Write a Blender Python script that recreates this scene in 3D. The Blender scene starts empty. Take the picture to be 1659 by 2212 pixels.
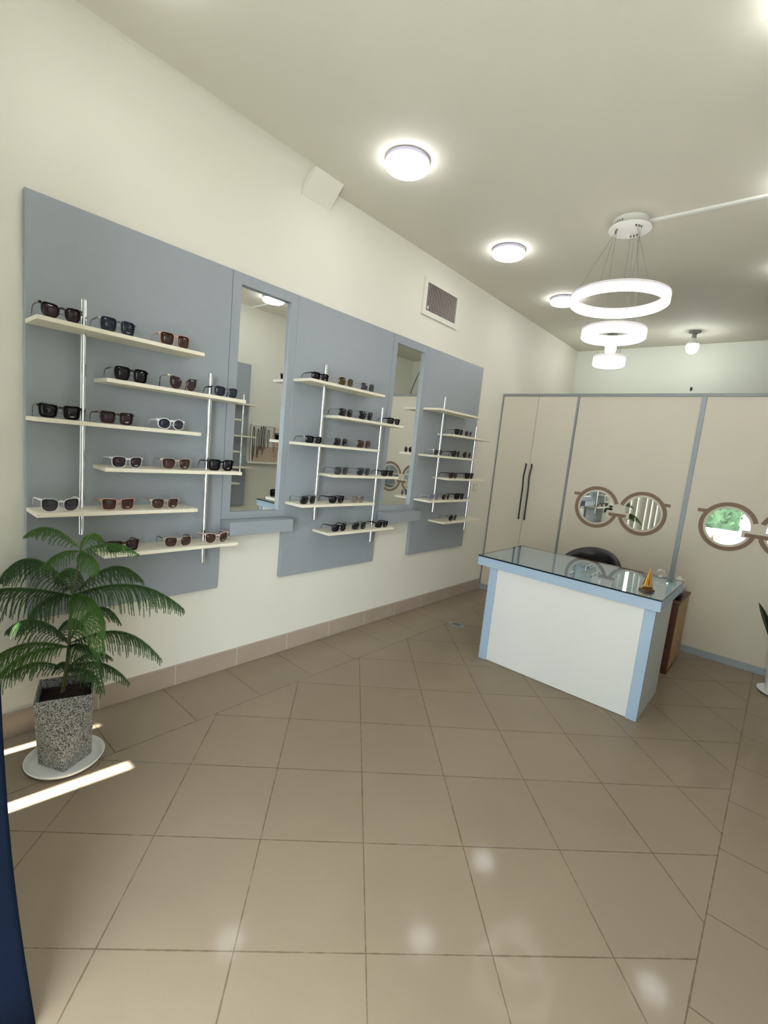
import bpy, math, random
from math import sin, cos, pi, sqrt, radians as R
from mathutils import Vector, Matrix
random.seed(7)
sc = bpy.context.scene
C = sc.collection

# ------------------------------------------------------------------ camera
cam_d = bpy.data.cameras.new('camera'); cam = bpy.data.objects.new('camera', cam_d); C.objects.link(cam)
cam_d.sensor_fit = 'HORIZONTAL'; cam_d.sensor_width = 36.0; cam_d.lens = 36.0 * 1001.04 / 1659.0
cam_d.clip_start = 0.02; cam_d.clip_end = 200
rr = Vector((0.74639245, 0.65821964, 0.09821005)); uu = Vector((-0.16232504, 0.03694605, 0.98604542)); ff = Vector((-0.64540599, 0.75191881, -0.13442179))
m = Matrix((( rr.x, uu.x, -ff.x, 2.5395), (rr.y, uu.y, -ff.y, 0.0), (rr.z, uu.z, -ff.z, 1.5), (0, 0, 0, 1)))
cam.matrix_world = m
sc.camera = cam

# ------------------------------------------------------------------ world, sun, exposure
sc.view_settings.view_transform = 'Standard'; sc.view_settings.look = 'None'
sc.view_settings.gamma = 1.0; sc.view_settings.use_curve_mapping = False
sc.view_settings.exposure = 0.13
SKY = 17.0
LAMP = 16.5
wd = bpy.data.worlds.new('world'); sc.world = wd; wd.use_nodes = True
bg = wd.node_tree.nodes['Background']; bg.inputs[0].default_value = (0.80, 0.91, 1.0, 1); bg.inputs[1].default_value = SKY
sd = bpy.data.lights.new('sun', 'SUN'); sd.energy = 36.0; sd.angle = R(0.6); sd.color = (1.0, 0.96, 0.9)
sun = bpy.data.objects.new('sun', sd); C.objects.link(sun)
el = R(62); az = Vector((0.10, 1.0)).normalized()
sun.rotation_euler = Vector((az.x*cos(el), az.y*cos(el), -sin(el))).to_track_quat('-Z', 'Y').to_euler()
sun.location = (1, -5, 10)
def portal(name, cx, cz, w, h):
    l = bpy.data.lights.new(name, 'AREA'); l.shape = 'RECTANGLE'; l.size = w; l.size_y = h; l.energy = 1
    o = bpy.data.objects.new(name, l); C.objects.link(o); o.location = (cx, -0.52, cz); o.rotation_euler = (R(90), 0, 0)
    o.rotation_euler = Vector((0, 1, 0)).to_track_quat('-Z', 'Z').to_euler(); l.cycles.is_portal = True
portal('door_portal', 2.03, 1.19, 1.56, 2.38)
portal('window_portal', 0.6, 1.19, 1.2, 2.38)

# ------------------------------------------------------------------ materials
def lin(c):
    return tuple(((x/255.0)/12.92 if x/255.0 <= .04045 else ((x/255.0+.055)/1.055)**2.4) for x in c) + (1,)
def nm(name):
    ma = bpy.data.materials.new(name); ma.use_nodes = True
    return ma, ma.node_tree, ma.node_tree.nodes['Principled BSDF']
def mat(name, col, rough=.5, metal=0., spec=.5, noise=0., nscale=8., coat=0., bump=0., bscale=60.):
    ma, nt, p = nm(name)
    p.inputs['Base Color'].default_value = lin(col) if max(col) > 1 else tuple(col)+(1,)
    p.inputs['Roughness'].default_value = rough; p.inputs['Metallic'].default_value = metal
    p.inputs['Specular IOR Level'].default_value = spec; p.inputs['Coat Weight'].default_value = coat
    tc = nt.nodes.new('ShaderNodeTexCoord')
    if noise:
        n = nt.nodes.new('ShaderNodeTexNoise'); n.inputs['Scale'].default_value = nscale; n.inputs['Detail'].default_value = 4
        nt.links.new(tc.outputs['Object'], n.inputs['Vector'])
        mx = nt.nodes.new('ShaderNodeMix'); mx.data_type = 'RGBA'; mx.blend_type = 'MULTIPLY'; mx.inputs[0].default_value = 1
        mx.inputs[6].default_value = p.inputs['Base Color'].default_value
        mr = nt.nodes.new('ShaderNodeMapRange'); mr.inputs[1].default_value = .3; mr.inputs[2].default_value = .7
        mr.inputs[3].default_value = 1-noise; mr.inputs[4].default_value = 1.0
        nt.links.new(n.outputs['Fac'], mr.inputs[0]); nt.links.new(mr.outputs[0], mx.inputs[7]); nt.links.new(mx.outputs[2], p.inputs['Base Color'])
    if bump:
        n = nt.nodes.new('ShaderNodeTexNoise'); n.inputs['Scale'].default_value = bscale
        nt.links.new(tc.outputs['Object'], n.inputs['Vector'])
        b = nt.nodes.new('ShaderNodeBump'); b.inputs['Strength'].default_value = bump; b.inputs['Distance'].default_value = .002
        nt.links.new(n.outputs['Fac'], b.inputs['Height']); nt.links.new(b.outputs[0], p.inputs['Normal'])
    return ma
def emit(name, col, s):
    ma = bpy.data.materials.new(name); ma.use_nodes = True; nt = ma.node_tree; nt.nodes.clear()
    e = nt.nodes.new('ShaderNodeEmission'); e.inputs[0].default_value = tuple(col)+(1,); e.inputs[1].default_value = s
    o = nt.nodes.new('ShaderNodeOutputMaterial'); nt.links.new(e.outputs[0], o.inputs[0]); return ma
def thinglass(name, tint, rough=0.0, ior=1.45, base=0.0):
    ma = bpy.data.materials.new(name); ma.use_nodes = True; nt = ma.node_tree; nt.nodes.clear()
    t = nt.nodes.new('ShaderNodeBsdfTransparent'); t.inputs[0].default_value = tuple(tint)+(1,)
    g = nt.nodes.new('ShaderNodeBsdfGlossy'); g.inputs['Roughness'].default_value = rough; g.inputs[0].default_value = (1, 1, 1, 1)
    f = nt.nodes.new('ShaderNodeFresnel'); f.inputs[0].default_value = ior
    a = nt.nodes.new('ShaderNodeMath'); a.operation = 'ADD'; a.inputs[1].default_value = base; nt.links.new(f.outputs[0], a.inputs[0])
    ge = nt.nodes.new('ShaderNodeNewGeometry'); iv = nt.nodes.new('ShaderNodeMath'); iv.operation = 'SUBTRACT'; iv.inputs[0].default_value = 1; nt.links.new(ge.outputs['Backfacing'], iv.inputs[1])
    fm_ = nt.nodes.new('ShaderNodeMath'); fm_.operation = 'MULTIPLY'; nt.links.new(a.outputs[0], fm_.inputs[0]); nt.links.new(iv.outputs[0], fm_.inputs[1]); a = fm_
    mx = nt.nodes.new('ShaderNodeMixShader'); o = nt.nodes.new('ShaderNodeOutputMaterial')
    nt.links.new(a.outputs[0], mx.inputs[0]); nt.links.new(t.outputs[0], mx.inputs[1]); nt.links.new(g.outputs[0], mx.inputs[2]); nt.links.new(mx.outputs[0], o.inputs[0])
    return ma
def lensmat(name, top, bottom, tr_top=.05, tr_bot=.3):
    """tinted sunglass lens: the tint fades towards the lower rim, as the real gradient tint does"""
    ma, nt, p = nm(name); p.inputs['Roughness'].default_value = .04; p.inputs['Specular IOR Level'].default_value = .32
    tc = nt.nodes.new('ShaderNodeTexCoord'); sp = nt.nodes.new('ShaderNodeSeparateXYZ'); nt.links.new(tc.outputs['Generated'], sp.inputs[0])
    mx = nt.nodes.new('ShaderNodeMix'); mx.data_type = 'RGBA'; mx.inputs[6].default_value = tuple(bottom)+(1,); mx.inputs[7].default_value = tuple(top)+(1,)
    nt.links.new(sp.outputs[2], mx.inputs[0]); nt.links.new(mx.outputs[2], p.inputs['Base Color'])
    t = nt.nodes.new('ShaderNodeBsdfTransparent'); t.inputs[0].default_value = (.8, .75, .75, 1)
    mr = nt.nodes.new('ShaderNodeMapRange'); mr.inputs[3].default_value = tr_bot; mr.inputs[4].default_value = tr_top; nt.links.new(sp.outputs[2], mr.inputs[0])
    ms = nt.nodes.new('ShaderNodeMixShader'); o = nt.nodes['Material Output']
    nt.links.new(mr.outputs[0], ms.inputs[0]); nt.links.new(p.outputs[0], ms.inputs[1]); nt.links.new(t.outputs[0], ms.inputs[2]); nt.links.new(ms.outputs[0], o.inputs[0])
    return ma

WALL = mat('cream_wall_paint', (226, 222, 209), .75, noise=.03, nscale=1.5, bump=.15, bscale=90)
CEIL = mat('ceiling_paint', (217, 212, 198), .8, noise=.03, nscale=1.2, bump=.15, bscale=60)
BACKW = mat('back_wall_paint', (224, 226, 214), .8, noise=.03, nscale=1.5)
BLUE = mat('blue_grey_laminate', (150, 156, 162), .36, noise=.03, nscale=25)
BLUEL = mat('light_blue_laminate', (168, 190, 218), .4)
SHELF = mat('whitewashed_wood', (232, 224, 204), .5, noise=.06, nscale=40)
CREAM = mat('cream_laminate', (210, 202, 187), .45, noise=.02, nscale=3)
SIDEL = mat('pale_grey_laminate', (204, 209, 214), .4)
CREAMD = mat('desk_front_laminate', (228, 229, 231), .4)
GREYF = mat('grey_aluminium_profile', (140, 145, 146), .45, metal=.2)
BLUEP = mat('blue_grey_profile', (154, 164, 172), .45)
CHROME = mat('chrome_tube', (225, 228, 232), .16, metal=1)
MIRROR = mat('mirror_silver', (236, 240, 238), .0, metal=1)
MIRROR.node_tree.nodes['Principled BSDF'].inputs['Roughness'].default_value = 0.0
BROWNV = mat('brown_vinyl', (134, 110, 90), .6)
BLACKP = mat('black_plastic', (16, 15, 17), .22)
BLACKM = mat('black_metal', (28, 27, 28), .35)
WHITEP = mat('white_plastic', (236, 236, 236), .35)
WHITEM = mat('white_lacquer', (232, 232, 226), .4)
DARK = mat('dark_void', (22, 20, 18), .8)
LIT = emit('lit_opal_acrylic', (.96, .98, 1.0), LAMP)
LITR = emit('lit_ring_acrylic', (1.0, .98, .96), 5.5)
LITB = emit('lit_bulb_glass', (.94, 1.0, .98), 42.0)
GLASS = thinglass('window_glass', (.94, .97, .96))
DESKG = thinglass('desk_glass', (.86, .90, .88), ior=1.6, base=.16)
GLASSEDGE = mat('dark_glass_edge', (14, 32, 38), .2, spec=.2)
LEATHER = mat('black_leather', (18, 17, 20), .32, bump=.3, bscale=200)
WOODD = mat('dark_brown_wood', (92, 58, 42), .4, noise=.25, nscale=14)
WOODL = mat('light_wood_side', (186, 150, 104), .5, noise=.12, nscale=10)
BRASS = mat('brass', (224, 168, 70), .25, metal=.85)
NAVY = mat('navy_fabric', (10, 17, 30), .95, spec=.05, noise=.15, nscale=6, bump=.3, bscale=400)
BLIND = mat('beige_blind_fabric', (204, 200, 190), .8)
SOIL = mat('dark_soil', (52, 36, 24), .95, noise=.6, nscale=60, bump=1.0, bscale=80)
BARK = mat('green_brown_stem', (98, 98, 56), .7, noise=.3, nscale=20)
NEEDLE = mat('pine_needles', (62, 98, 44), .55, noise=.35, nscale=9)
NEEDLE2 = mat('pine_needles_fresh', (84, 126, 52), .55, noise=.3, nscale=9)
CONC = mat('street_paving', (168, 166, 162), .9, noise=.15, nscale=2)
TREE = mat('street_tree_leaves', (66, 88, 54), .8, noise=.5, nscale=3)
FACADE = mat('facade_plaster', (214, 206, 190), .9)

def floor_mat():
    ma, nt, p = nm('floor_tiles'); N = nt.nodes; L = nt.links
    tc = N.new('ShaderNodeTexCoord'); sp = N.new('ShaderNodeSeparateXYZ'); L.new(tc.outputs['Object'], sp.inputs[0])
    def M(op, a, b=None, c=None):
        n = N.new('ShaderNodeMath'); n.operation = op
        for i, v in enumerate((a, b, c)):
            if v is None: continue
            if isinstance(v, (int, float)): n.inputs[i].default_value = v
            else: L.new(v, n.inputs[i])
        return n.outputs[0]
    x, y = sp.outputs[0], sp.outputs[1]
    wob = N.new('ShaderNodeTexNoise'); wob.inputs['Scale'].default_value = 30; L.new(tc.outputs['Object'], wob.inputs['Vector'])
    wv = M('MULTIPLY', M('SUBTRACT', wob.outputs['Fac'], .5), .004)
    def gl(c, off, step, k):
        q = M('DIVIDE', M('SUBTRACT', c, off), step)
        d = M('ABSOLUTE', M('SUBTRACT', q, M('ROUND', q)))
        return M('MULTIPLY', d, step*k), M('FLOOR', M('ADD', q, 0.0))
    s_, cu = gl(M('ADD', x, y), 2.777, .5515, .7071)
    t_, cv = gl(M('SUBTRACT', x, y), .300, .5545, .7071)
    b_, cb = gl(y, 1.14, .3915, 1)
    inside = M('MULTIPLY', M('GREATER_THAN', x, .42), M('LESS_THAN', x, 2.563))
    dg = M('MINIMUM', s_, t_)
    d = M('ADD', M('MULTIPLY', dg, inside), M('MULTIPLY', b_, M('SUBTRACT', 1, inside)))
    d = M('MINIMUM', d, M('MINIMUM', M('ABSOLUTE', M('SUBTRACT', x, .42)), M('ABSOLUTE', M('SUBTRACT', x, 2.563))))
    d = M('ADD', d, wv)
    gn = N.new('ShaderNodeTexNoise'); gn.inputs['Scale'].default_value = 4; L.new(tc.outputs['Object'], gn.inputs['Vector'])
    width = M('MULTIPLY_ADD', gn.outputs['Fac'], .0034, .0002)
    g = N.new('ShaderNodeMapRange'); L.new(d, g.inputs[0]); L.new(M('MULTIPLY', width, .5), g.inputs[1]); L.new(M('MULTIPLY', width, 1.6), g.inputs[2])
    g.inputs[3].default_value = 1; g.inputs[4].default_value = 0
    # tile tone per tile
    cid = N.new('ShaderNodeCombineXYZ'); L.new(M('MULTIPLY', cu, inside), cid.inputs[0]); L.new(M('ADD', M('MULTIPLY', cv, inside), M('MULTIPLY', cb, M('SUBTRACT', 1, inside))), cid.inputs[1])
    wn = N.new('ShaderNodeTexWhiteNoise'); wn.noise_dimensions = '3D'; L.new(cid.outputs[0], wn.inputs['Vector'])
    n1 = N.new('ShaderNodeTexNoise'); n1.inputs['Scale'].default_value = 2.2; n1.inputs['Detail'].default_value = 5; L.new(tc.outputs['Object'], n1.inputs['Vector'])
    n2 = N.new('ShaderNodeTexNoise'); n2.inputs['Scale'].default_value = 260; n2.inputs['Detail'].default_value = 2; L.new(tc.outputs['Object'], n2.inputs['Vector'])
    v = M('ADD', M('MULTIPLY', wn.outputs['Value'], .05), M('ADD', M('MULTIPLY', n1.outputs['Fac'], .22), M('MULTIPLY', n2.outputs['Fac'], .16)))
    v = M('ADD', v, .76)
    base = N.new('ShaderNodeMix'); base.data_type = 'RGBA'; base.blend_type = 'MULTIPLY'; base.inputs[0].default_value = 1
    base.inputs[6].default_value = lin((143, 128, 110)); L.new(v, base.inputs[7])
    mx = N.new('ShaderNodeMix'); mx.data_type = 'RGBA'; L.new(M('MULTIPLY', g.outputs[0], .68), mx.inputs[0]); L.new(base.outputs[2], mx.inputs[6]); mx.inputs[7].default_value = lin((86, 70, 52))
    L.new(mx.outputs[2], p.inputs['Base Color'])
    p.inputs['Roughness'].default_value = .085; p.inputs['Specular IOR Level'].default_value = .11
    bp = N.new('ShaderNodeBump'); bp.inputs['Strength'].default_value = .03; bp.inputs['Distance'].default_value = .001
    L.new(n2.outputs['Fac'], bp.inputs['Height']); 
    return ma
FLOOR = floor_mat()
def base_mat():
    ma, nt, p = nm('baseboard_tiles'); N = nt.nodes; L = nt.links
    tc = N.new('ShaderNodeTexCoord'); sp = N.new('ShaderNodeSeparateXYZ'); L.new(tc.outputs['Object'], sp.inputs[0])
    w = N.new('ShaderNodeMath'); w.operation = 'MULTIPLY_ADD'; L.new(sp.outputs[1], w.inputs[0]); w.inputs[1].default_value = 1/.403; w.inputs[2].default_value = -.401/.403
    a = N.new('ShaderNodeMath'); a.operation = 'FRACT'; L.new(w.outputs[0], a.inputs[0])
    b = N.new('ShaderNodeMath'); b.operation = 'LESS_THAN'; L.new(a.outputs[0], b.inputs[0]); b.inputs[1].default_value = .009
    n = N.new('ShaderNodeTexNoise'); n.inputs['Scale'].default_value = 5; L.new(tc.outputs['Object'], n.inputs['Vector'])
    c1 = N.new('ShaderNodeMix'); c1.data_type = 'RGBA'; c1.inputs[6].default_value = lin((160, 144, 128)); c1.inputs[7].default_value = lin((176, 160, 144)); L.new(n.outputs['Fac'], c1.inputs[0])
    mx = N.new('ShaderNodeMix'); mx.data_type = 'RGBA'; L.new(b.outputs[0], mx.inputs[0]); L.new(c1.outputs[2], mx.inputs[6]); mx.inputs[7].default_value = lin((205, 200, 186))
    L.new(mx.outputs[2], p.inputs['Base Color']); p.inputs['Roughness'].default_value = .3; return ma
BASEM = base_mat()
def terrazzo():
    ma, nt, p = nm('speckled_pot'); N = nt.nodes; L = nt.links
    tc = N.new('ShaderNodeTexCoord'); v = N.new('ShaderNodeTexVoronoi'); v.inputs['Scale'].default_value = 300; L.new(tc.outputs['Object'], v.inputs['Vector'])
    r = N.new('ShaderNodeValToRGB'); r.color_ramp.interpolation = 'CONSTANT'; e = r.color_ramp.elements
    e[0].position = 0; e[0].color = lin((62, 62, 64)); e[1].position = .30; e[1].color = lin((132, 132, 130))
    q = e.new(.5); q.color = lin((164, 164, 160)); q = e.new(.8); q.color = lin((186, 186, 182))
    sx = N.new('ShaderNodeSeparateColor'); L.new(v.outputs['Color'], sx.inputs[0]); L.new(sx.outputs[0], r.inputs[0]); L.new(r.outputs[0], p.inputs['Base Color']); p.inputs['Roughness'].default_value = .6
    return ma
TERR = terrazzo()

# ------------------------------------------------------------------ mesh helpers
OFF = {}
class MB:
    def __init__(s): s.v = []; s.f = []; s.mi = []; s.sm = []
    def add(s, vs, fs, mi=0, smooth=False):
        b = len(s.v); s.v += [tuple(q) for q in vs]; s.f += [tuple(i+b for i in f) for f in fs]; s.mi += [mi]*len(fs); s.sm += [smooth]*len(fs); return s
    def box(s, x0, x1, y0, y1, z0, z1, mi=0, bev=0.0):
        if bev <= 0:
            vs = [(x, y, z) for z in (z0, z1) for y in (y0, y1) for x in (x0, x1)]
            return s.add(vs, [(0, 2, 3, 1), (4, 5, 7, 6), (0, 1, 5, 4), (2, 6, 7, 3), (0, 4, 6, 2), (1, 3, 7, 5)], mi)
        vs = []; b = bev
        for sx, X in ((-1, x0), (1, x1)):
            for sy, Y in ((-1, y0), (1, y1)):
                for sz, Z in ((-1, z0), (1, z1)):
                    vs += [(X, Y-sy*b, Z-sz*b), (X-sx*b, Y, Z-sz*b), (X-sx*b, Y-sy*b, Z)]
        def i(sx, sy, sz, k): return ((sx > 0)*4+(sy > 0)*2+(sz > 0))*3+k
        fs = []
        for a in (-1, 1):
            fs.append([i(a, -1, -1, 0), i(a, 1, -1, 0), i(a, 1, 1, 0), i(a, -1, 1, 0)][::a])
            fs.append([i(-1, a, -1, 1), i(-1, a, 1, 1), i(1, a, 1, 1), i(1, a, -1, 1)][::a])
            fs.append([i(-1, -1, a, 2), i(1, -1, a, 2), i(1, 1, a, 2), i(-1, 1, a, 2)][::a])
            for c in (-1, 1):
                fs.append([i(a, c, -1, 0), i(a, c, 1, 0), i(a, c, 1, 1), i(a, c, -1, 1)][::a*c])
                fs.append([i(a, -1, c, 0), i(a, -1, c, 2), i(a, 1, c, 2), i(a, 1, c, 0)][::a*c])
                fs.append([i(-1, a, c, 1), i(-1, a, c, 2), i(1, a, c, 2), i(1, a, c, 1)][::-a*c])
                for e in (-1, 1): fs.append([i(a, c, e, 0), i(a, c, e, 1), i(a, c, e, 2)][::a*c*e])
        return s.add(vs, fs, mi)
    def prism(s, pts, axis, a, b, mi=0, smooth=False):
        """pts: 2D outline in the two other axes (cyclic order after axis)"""
        n = len(pts)
        def mk(p, h):
            if axis == 0: return (h, p[0], p[1])
            if axis == 1: return (p[0], h, p[1])
            return (p[0], p[1], h)
        vs = [mk(p, a) for p in pts]+[mk(p, b) for p in pts]
        s.add(vs, [tuple(range(n))[::-1], tuple(range(n, 2*n))], mi)
        return s.add(vs, [(i, (i+1) % n, (i+1) % n+n, i+n) for i in range(n)], mi, smooth)
    def lathe(s, prof, cx=0, cy=0, seg=32, mi=0, smooth=True, sx=1, sy=1):
        n = len(prof); vs = []
        for k in range(seg):
            a = 2*pi*k/seg
            for r, z in prof: vs.append((cx+r*cos(a)*sx, cy+r*sin(a)*sy, z))
        fs = [(k*n+j, ((k+1) % seg)*n+j, ((k+1) % seg)*n+j+1, k*n+j+1) for k in range(seg) for j in range(n-1)]
        s.add(vs, fs, mi, smooth)
        return s
    def cyl(s, cx, cy, z0, z1, r, seg=20, mi=0, r1=None):
        r1 = r if r1 is None else r1
        s.lathe([(r, z0), (r1, z1)], cx, cy, seg, mi)
        ring = lambda rr, z: [(cx+rr*cos(2*pi*k/seg), cy+rr*sin(2*pi*k/seg), z) for k in range(seg)]
        s.add(ring(r, z0), [tuple(range(seg))[::-1]], mi); s.add(ring(r1, z1), [tuple(range(seg))], mi); return s
    def tube(s, path, rad, seg=6, mi=0, closed=False, flat=None):
        P_ = [Vector(p) for p in path]; n = len(P_); vs = []; up = Vector((0, 0, 1))
        for i, p in enumerate(P_):
            if closed: t = (P_[(i+1) % n]-P_[i-1]).normalized()
            else: t = (P_[min(i+1, n-1)]-P_[max(i-1, 0)]).normalized()
            a = up if abs(t.z) < .95 else Vector((1, 0, 0))
            n1 = t.cross(a).normalized(); n2 = n1.cross(t).normalized()
            r = rad[i] if isinstance(rad, (list, tuple)) else rad
            f1, f2 = (r, r) if flat is None else (r, r*flat)
            for k in range(seg):
                q = 2*pi*(k+.5)/seg; vs.append(p+n1*cos(q)*f1+n2*sin(q)*f2)
        fs = [(i*seg+k, i*seg+(k+1) % seg, ((i+1) % n)*seg+(k+1) % seg, ((i+1) % n)*seg+k) for i in range(n if closed else n-1) for k in range(seg)]
        s.add(vs, fs, mi, seg > 4)
        if not closed:
            s.add(vs[:seg], [tuple(range(seg))[::-1]], mi); s.add(vs[-seg:], [tuple(range(seg))], mi)
        return s
    def sphere(s, c, r, seg=12, rings=8, mi=0, sc_=(1, 1, 1)):
        prof = [(max(1e-4, r*sin(pi*j/rings)), -r*cos(pi*j/rings)) for j in range(rings+1)]
        vs = []
        for k in range(seg):
            a = 2*pi*k/seg
            for q, z in prof: vs.append((c[0]+q*cos(a)*sc_[0], c[1]+q*sin(a)*sc_[1], c[2]+z*sc_[2]))
        n = len(prof)
        return s.add(vs, [(k*n+j, ((k+1) % seg)*n+j, ((k+1) % seg)*n+j+1, k*n+j+1) for k in range(seg) for j in range(n-1)], mi, True)
    def build(s, name, mats, parent=None):
        off = OFF.get(parent.name, Vector((0, 0, 0))) if parent else Vector((0, 0, 0))
        me = bpy.data.meshes.new(name); me.from_pydata([(v[0]-off.x, v[1]-off.y, v[2]-off.z) for v in s.v], [], s.f)
        if not isinstance(mats, (list, tuple)): mats = [mats]
        for q in mats: me.materials.append(q)
        me.polygons.foreach_set('material_index', s.mi); me.polygons.foreach_set('use_smooth', s.sm); me.update()
        o = bpy.data.objects.new(name, me); C.objects.link(o)
        if parent: o.parent = parent
        OFF[o.name] = off.copy(); return o
def tag(o, label=None, cat=None, group=None, kind=None):
    if label: o['label'] = label
    if cat: o['category'] = cat
    if group: o['group'] = group
    if kind: o['kind'] = kind
    return o
def thing(name, label, cat, loc=(0, 0, 0), group=None):
    o = bpy.data.objects.new(name, None); C.objects.link(o); o.location = loc; o.empty_display_size = .05
    OFF[o.name] = Vector(loc); return tag(o, label, cat, group)
def solo(name, mb, mats, label, cat, group=None):
    """a one-mesh thing whose origin sits at the centre of its base"""
    xs = [v[0] for v in mb.v]; ys = [v[1] for v in mb.v]; zs = [v[2] for v in mb.v]
    c = Vector(((min(xs)+max(xs))/2, (min(ys)+max(ys))/2, min(zs)))
    mb.v = [(v[0]-c.x, v[1]-c.y, v[2]-c.z) for v in mb.v]
    o = mb.build(name, mats); o.location = c; return tag(o, label, cat, group)
def struct(name, mb, mats):
    return tag(mb.build(name, mats), kind='structure')
def vbox(*a, **k): return MB().box(*a, **k)

# ------------------------------------------------------------------ room shell
XR, YF, YP, YB, H = 2.97, -0.42, 4.785, 6.797, 3.12
struct('floor', vbox(-.15, XR+.15, YF-.1, YB+.15, -.1, 0), FLOOR)
struct('ceiling', vbox(-.15, XR+.15, YF-.1, YB+.15, H, H+.12), CEIL)
struct('wall_left', vbox(-.15, 0, YF-.1, YB+.15, 0, H), WALL)
struct('wall_right', vbox(XR, XR+.15, YF-.1, YB+.15, 0, H), WALL)
struct('wall_back', vbox(0, XR, YB, YB+.15, 0, H), BACKW)
wf = MB(); wf.box(0, XR, YF-.1, YF, 2.43, H); wf.box(1.2, 1.25, YF-.1, YF, 0, 2.43); wf.box(2.81, XR, YF-.1, YF, 0, 2.43)
struct('wall_front', wf, WALL)
struct('baseboard_left', vbox(0, .015, YF, YP-.02, 0, .122, bev=.002), BASEM)
struct('baseboard_right', vbox(XR-.015, XR, YF, YP-.02, 0, .122, bev=.002), BASEM)
# shopfront: window with frame, glazed door
w = MB(); w.box(0, .012, YF-.08, YF-.03, 0, 2.43); w.box(1.16, 1.2, YF-.08, YF-.03, 0, 2.43); w.box(.012, 1.16, YF-.08, YF-.03, 0, .05); w.box(.012, 1.16, YF-.08, YF-.03, 2.41, 2.43)
wo = struct('window_1', w, BLUEP); vbox(.012, 1.16, YF-.058, YF-.052, .05, 2.41).build('pane', GLASS, wo)
w = MB(); w.box(1.25, 1.30, YF-.08, YF-.03, 0, 2.43); w.box(2.76, 2.81, YF-.08, YF-.03, 0, 2.43); w.box(1.30, 2.76, YF-.08, YF-.03, 2.38, 2.43)
do = struct('door_1', w, BLUEP); vbox(1.30, 2.02, YF-.058, YF-.052, .01, 2.38).build('glass_leaf', GLASS, do)
# wedge-shaped plaster box in the corner of wall and ceiling
wb = MB(); wb.prism([(0, 2.993), (.125, H), (0, H)], 1, 1.885, 2.112)
struct('trim_1', wb, WALL)
cvp = [(0, H), (0, H-.13)]+[(.13-.13*cos(R(a)), H-.13+.13*sin(R(a))) for a in range(6, 90, 6)]+[(.13, H)]
ct = MB(); ct.prism(cvp[1:]+[cvp[0]], 1, YF, 1.884, smooth=False)
struct('trim_6', ct, WALL)
# plastic cable duct on the ceiling, from the chandelier to the right wall
struct('trim_2', vbox(1.585, XR, 3.425, 3.452, H-.014, H, bev=.002), WHITEM)

# street outside the shopfront
st = MB(); st.box(-14, 16, -30, YF-.1, -.12, -.02)
tag(st.build('street_paving', CONC), kind='structure')
a = MB(); a.add([(1.22, YF-.11, 2.72), (3.3, YF-.11, 2.72), (3.3, -3.6, 2.42), (1.22, -3.6, 2.42), (1.22, YF-.11, 2.75), (3.3, YF-.11, 2.75), (3.3, -3.6, 2.45), (1.22, -3.6, 2.45)],
     [(0, 3, 2, 1), (4, 5, 6, 7), (0, 1, 5, 4), (1, 2, 6, 5), (2, 3, 7, 6), (3, 0, 4, 7)])
solo('sun_blocker', a, BLIND, 'unseen beige shade added over the glass shop door to block sun and sky', 'sun_blocker')  # unseen cover added outside to keep sun and sky light off the near floor
fb = MB(); fb.box(-12, 14, -24, -22, 0, 7)
for k in range(9):
    for l in range(2): fb.box(-11+2.8*k, -9.6+2.8*k, -22, -21.95, 1+3*l, 2.8+3*l, 1)
solo('street_building', fb, [FACADE, DARK], 'pale plastered building across the street outside', 'building')
def tree(x, y, s, label):
    t = thing('street_tree', label, 'tree', (x, y, -.02), 'trees across the street'); t1 = MB().cyl(x, y, -.02, 2.4*s, .12*s, 10, r1=.07*s); t1.build('trunk', BARK, t)
    c = MB()
    for k in range(420):
        th = random.random()*2*pi; ph = math.acos(random.uniform(-1, 1)); r = 1.5*s*random.random()**.4
        p = Vector((x+r*sin(ph)*cos(th), y+r*sin(ph)*sin(th), 3.2*s+r*cos(ph)*.9)); d = .14*s
        a1 = Vector((random.uniform(-1, 1), random.uniform(-1, 1), random.uniform(-1, 1))).normalized(); b1 = a1.orthogonal().normalized()
        c.add([p-a1*d, p+b1*d, p+a1*d, p-b1*d], [(0, 1, 2, 3)])
    c.build('crown', TREE, t)
tree(0.8, -12.5, 1.1, 'broad street tree straight outside the blinds'); tree(4.2, -13, 1.25, 'taller street tree to the right outside the door')

hb = MB()
for k in range(1500):
    p = Vector((random.uniform(-3, 1.5), -9.5+random.uniform(-.35, .35), random.uniform(-.02, 1.2))); d = .09
    a1 = Vector((random.uniform(-1, 1), random.uniform(-1, 1), random.uniform(-1, 1))).normalized(); b1 = a1.orthogonal().normalized()
    hb.add([p-a1*d, p+b1*d, p+a1*d, p-b1*d], [(0, 1, 2, 3)])
hb.box(-3, 1.5, -9.7, -9.3, -.02, 1.0)
solo('street_hedge', hb, TREE, 'low green hedge across the street, reflected in the emblem lenses', 'hedge')

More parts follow.
